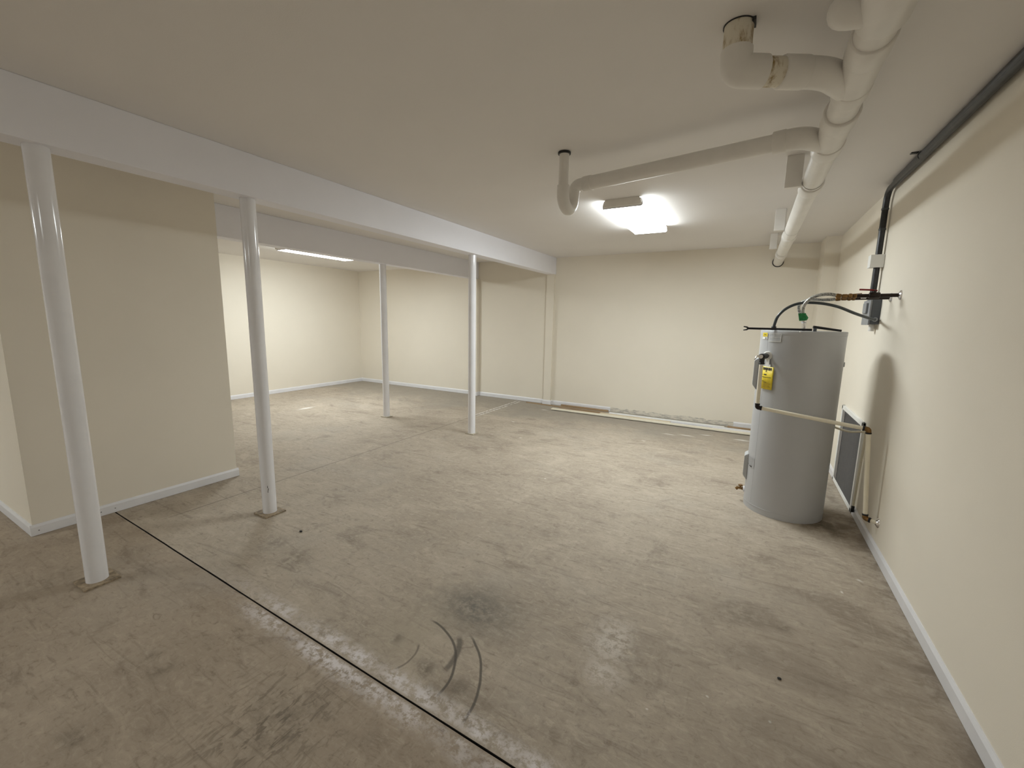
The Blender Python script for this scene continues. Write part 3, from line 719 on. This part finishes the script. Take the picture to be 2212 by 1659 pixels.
h2, o2 = hose([(0.566, 3.990, 1.700), (0.47, 4.00, 1.692), (0.385, 4.02, 1.697), (0.325, 4.045, 1.665), (0.324, 4.06, 1.617), (0.345, 4.06, 1.575), (0.366, 4.06, 1.515)], 0.0115, 'lower braided steel hose behind, sagging towards the heater top')
gt = MB()
ctr = Vector((0.343, 3.848, 1.558)) - o1
gt.tube([ctr + V(-0.006, 0, 0.026), ctr + V(0.004, 0, -0.020)], 0.017, 14, False)
gt.quad(ctr + V(-0.040, -0.016, 0.028), ctr + V(0.006, -0.018, 0.030), ctr + V(0.014, -0.018, -0.024), ctr + V(-0.028, -0.016, -0.028))
gt.quad(ctr + V(0.012, -0.014, 0.02), ctr + V(0.028, -0.004, -0.004), ctr + V(0.020, -0.008, -0.022), ctr + V(0.008, -0.016, -0.022))
gt.build('green_tape', M['green'], h1)

# ------------------------------------------------------------------ relief discharge line
A = Vector((0.0965, 3.652, 1.20)); Bq = Vector((0.100, 3.640, 0.876)); Cq = Vector((0.752, 3.560, 0.818)); Dq = Vector((0.795, 3.52, 0.212)); Eq = Vector((XR, 3.485, 0.208))
dl = thing('discharge_pipe', A, 'cream discharge pipe from the relief valve across the heater and down the wall', 'pipe')
pr_ = 0.0138
MB().tube(rel([A, Bq], A), pr_, 18).build('drop_pipe', M['cpvc'], dl)
MB().tube(rel([Bq, Cq], A), pr_, 18).build('cross_pipe', M['cpvc'], dl)
MB().tube(rel([Cq, Dq], A), pr_, 18).build('wall_drop', M['cpvc'], dl)
MB().tube(rel([Dq, Eq], A), pr_*0.85, 18).build('wall_stub', M['cpvc'], dl)
def elbow(p, a_, b_, m2):
    d0 = (a_-p).normalized(); d1 = (b_-p).normalized()
    e = MB(); e.tube(rel(bend([p + d0*0.022, p, p + d1*0.022], 0.016, 6), A), pr_*1.14, 18); eo = e.build('elbow', m2, dl)
    r_ = MB(); r_.hub(*rel([p + d0*0.020, p + d0*0.032], A), pr_*1.27, 0.003); r_.hub(*rel([p + d1*0.020, p + d1*0.032], A), pr_*1.27, 0.003)
    r_.build('clamp_ring', M['blackm'], eo)
elbow(Bq, A, Cq, M['blackins']); elbow(Cq, Bq, Dq, M['brass']); elbow(Dq, Cq, Eq, M['brass'])
es = MB(); dd = (Dq-Eq).normalized(); es.tube(rel([Eq, Eq + V(-0.004, 0, 0), Eq + V(-0.014, 0, 0)], A), 0.03, 24, True, [0.032, 0.030, 0.016]); es.build('escutcheon', M['chrome'], dl)

# thin white drain tube beside the grille
dt = thing('drain_tube', (0.83, 4.06, 0.1), 'thin off white tube sagging from behind the heater and down beside the grille', 'tube')
o_ = dt.location
MB().tube(rel(spline([(0.60, 4.12, 0.72), (0.68, 4.14, 0.688), (0.755, 4.11, 0.677), (0.815, 4.07, 0.694), (0.840, 4.05, 0.690), (0.842, 4.05, 0.62), (0.838, 4.055, 0.36), (0.834, 4.06, 0.085)], 8), o_), 0.0085, 12).build('tube', M['cpvc'], dt)
MB().hub(*rel([(0.834, 4.06, 0.10), (0.834, 4.06, 0.045)], o_), 0.0105).build('end_fitting', M['black'], dt)

# ------------------------------------------------------------------ wall grille behind the heater
gr = thing('wall_grille', (XR, 4.575, 0.4), 'low wall grille with white frame and dark grey louvers, behind the heater', 'grille')
o_ = gr.location; gy0, gy1, gz0, gz1 = 4.148, 5.005, 0.006, 0.752
fm = MB(); t_ = 0.036
for a_, b_ in (((gy0, gz0), (gy1, gz0+t_)), ((gy0, gz1-t_), (gy1, gz1)), ((gy0, gz0), (gy0+t_, gz1)), ((gy1-t_, gz0), (gy1, gz1))):
    fm.box(*[tuple(v) for v in rel([(XR-0.020, a_[0], a_[1]), (XR, b_[0], b_[1])], o_)], bev=0.003)
fm.build('frame', M['white'], gr)
MB().box(*[tuple(v) for v in rel([(XR-0.004, gy0+t_, gz0+t_), (XR-0.001, gy1-t_, gz1-t_)], o_)]).build('back_panel', M['louver'], gr)
MB().box(*[tuple(v) for v in rel([(XR-0.016, gy1-t_-0.10, gz0+t_), (XR-0.004, gy1-t_, gz1-t_)], o_)]).build('side_strip', M['louver2'], gr)
lo = MB(); n = 44
for i in range(n):
    z = gz0 + t_ + (gz1-gz0-2*t_)*(i+0.5)/n
    lo.quad(*rel([(XR-0.016, gy0+t_, z-0.004), (XR-0.016, gy1-t_-0.1, z-0.004), (XR-0.005, gy1-t_-0.1, z+0.006), (XR-0.005, gy0+t_, z+0.006)], o_))
lo.build('louvers', M['louver'], gr)

# ------------------------------------------------------------------ loose mouldings along the back wall
def moulding(x0_, y0_, x1_, y1_, w_, h_, z_, m_, label):
    a_, b_ = Vector((x0_, y0_, z_)), Vector((x1_, y1_, z_)); L_ = (b_-a_).length
    o = MB(); o.prism([(-w_/2, 0), (w_/2, 0), (w_/2, h_*0.6), (w_/2-0.006, h_), (-w_/2+0.004, h_), (-w_/2, h_*0.85)], 0, L_, 'x')
    ob = o.build('wood_moulding', m_, None, loc=a_)
    ob.rotation_euler.z = math.atan2(b_.y-a_.y, b_.x-a_.x)
    return tag(ob, label, 'moulding', 'loose mouldings along the back wall')
moulding(-3.46, 6.745, -1.95, 6.66, 0.030, 0.014, 0.0, M['woodbrown'], 'narrow brown wood strip reaching farthest left past the wall pilaster')
moulding(-2.80, 6.815, -1.95, 6.806, 0.045, 0.030, 0.0, M['woodbrown'], 'thicker brown wood strip tight against the baseboard')
moulding(-2.81, 6.435, 0.60, 6.455, 0.085, 0.018, 0.010, M['woodcream'], 'longest cream moulding, front one of the pile on the floor')
moulding(-2.72, 6.54, -1.98, 6.545, 0.060, 0.020, 0.0, M['woodbrown'], 'short brown piece just behind the left end of the longest cream moulding')
moulding(-2.00, 6.535, -0.92, 6.53, 0.075, 0.030, 0.0, M['woodtan'], 'raw tan board in the middle of the pile behind the front moulding')
moulding(-1.88, 6.64, 0.62, 6.60, 0.060, 0.026, 0.0, M['trimw'], 'tall white moulding in the middle of the pile, running behind the heater')
moulding(-1.90, 6.715, -0.20, 6.71, 0.045, 0.020, 0.0, M['white'], 'white moulding lying along the scraped base of the back wall')
moulding(-0.16, 6.74, 0.62, 6.735, 0.060, 0.026, 0.0, M['woodbrown'], 'brown strip at the right end of the pile next to the heater')
moulding(-0.34, 6.535, 0.60, 6.53, 0.050, 0.026, 0.0, M['trimw'], 'short white moulding behind the right end of the front moulding')
moulding(-0.90, 6.50, -0.36, 6.51, 0.020, 0.010, 0.0, M['black'], 'thin black strip added as the shaded gap between the white and cream mouldings')  # added strip: the shade of the gap is given as black colour

# two specks dropped on the floor
for (x, y, r, lab) in ((-2.618, 1.688, 0.010, 'small black pebble on the floor right of the chipped column'), (0.244, 1.956, 0.007, 'tiny black chip on the bare floor in front of the heater')):
    s_ = MB(); s_.sphere((0, 0, r*0.55), r, (1.2, 0.9, 0.6), 10); tag(s_.build('pebble', M['ink'], None, loc=(x, y, 0)), lab, 'pebble')

# ------------------------------------------------------------------ camera
cam_d = bpy.data.cameras.new('camera'); cam = bpy.data.objects.new('camera', cam_d); COL.objects.link(cam)
cam_d.sensor_fit = 'HORIZONTAL'; cam_d.sensor_width = 36.0; cam_d.lens = 907.05/2212*36.0; cam_d.clip_start = 0.05
rx = Vector((0.87132228, 0.49035935, 0.01857925)); dn = Vector((0.09037852, -0.12314972, -0.98826407)); fw = Vector((-0.4823165, 0.86277567, -0.15162105))
mx = Matrix(((rx.x, -dn.x, -fw.x, 0), (rx.y, -dn.y, -fw.y, 0), (rx.z, -dn.z, -fw.z, 1.5), (0, 0, 0, 1)))
cam.matrix_world = mx
scene.camera = cam

# ------------------------------------------------------------------ world and view
w_ = bpy.data.worlds.new('world'); scene.world = w_; w_.use_nodes = True
w_.node_tree.nodes['Background'].inputs[0].default_value = (0.02, 0.02, 0.022, 1); w_.node_tree.nodes['Background'].inputs[1].default_value = 0.0
scene.view_settings.view_transform = 'Standard'; scene.view_settings.look = 'None'
scene.view_settings.exposure = 0.99; scene.view_settings.gamma = 1.0; scene.view_settings.use_curve_mapping = False
scene.cycles.max_bounces = 6; scene.cycles.diffuse_bounces = 5; scene.cycles.glossy_bounces = 3
scene.cycles.use_adaptive_sampling = True; scene.cycles.adaptive_threshold = 0.03
scene.cycles.sample_clamp_indirect = 6.0
scene.cycles.use_denoising = True
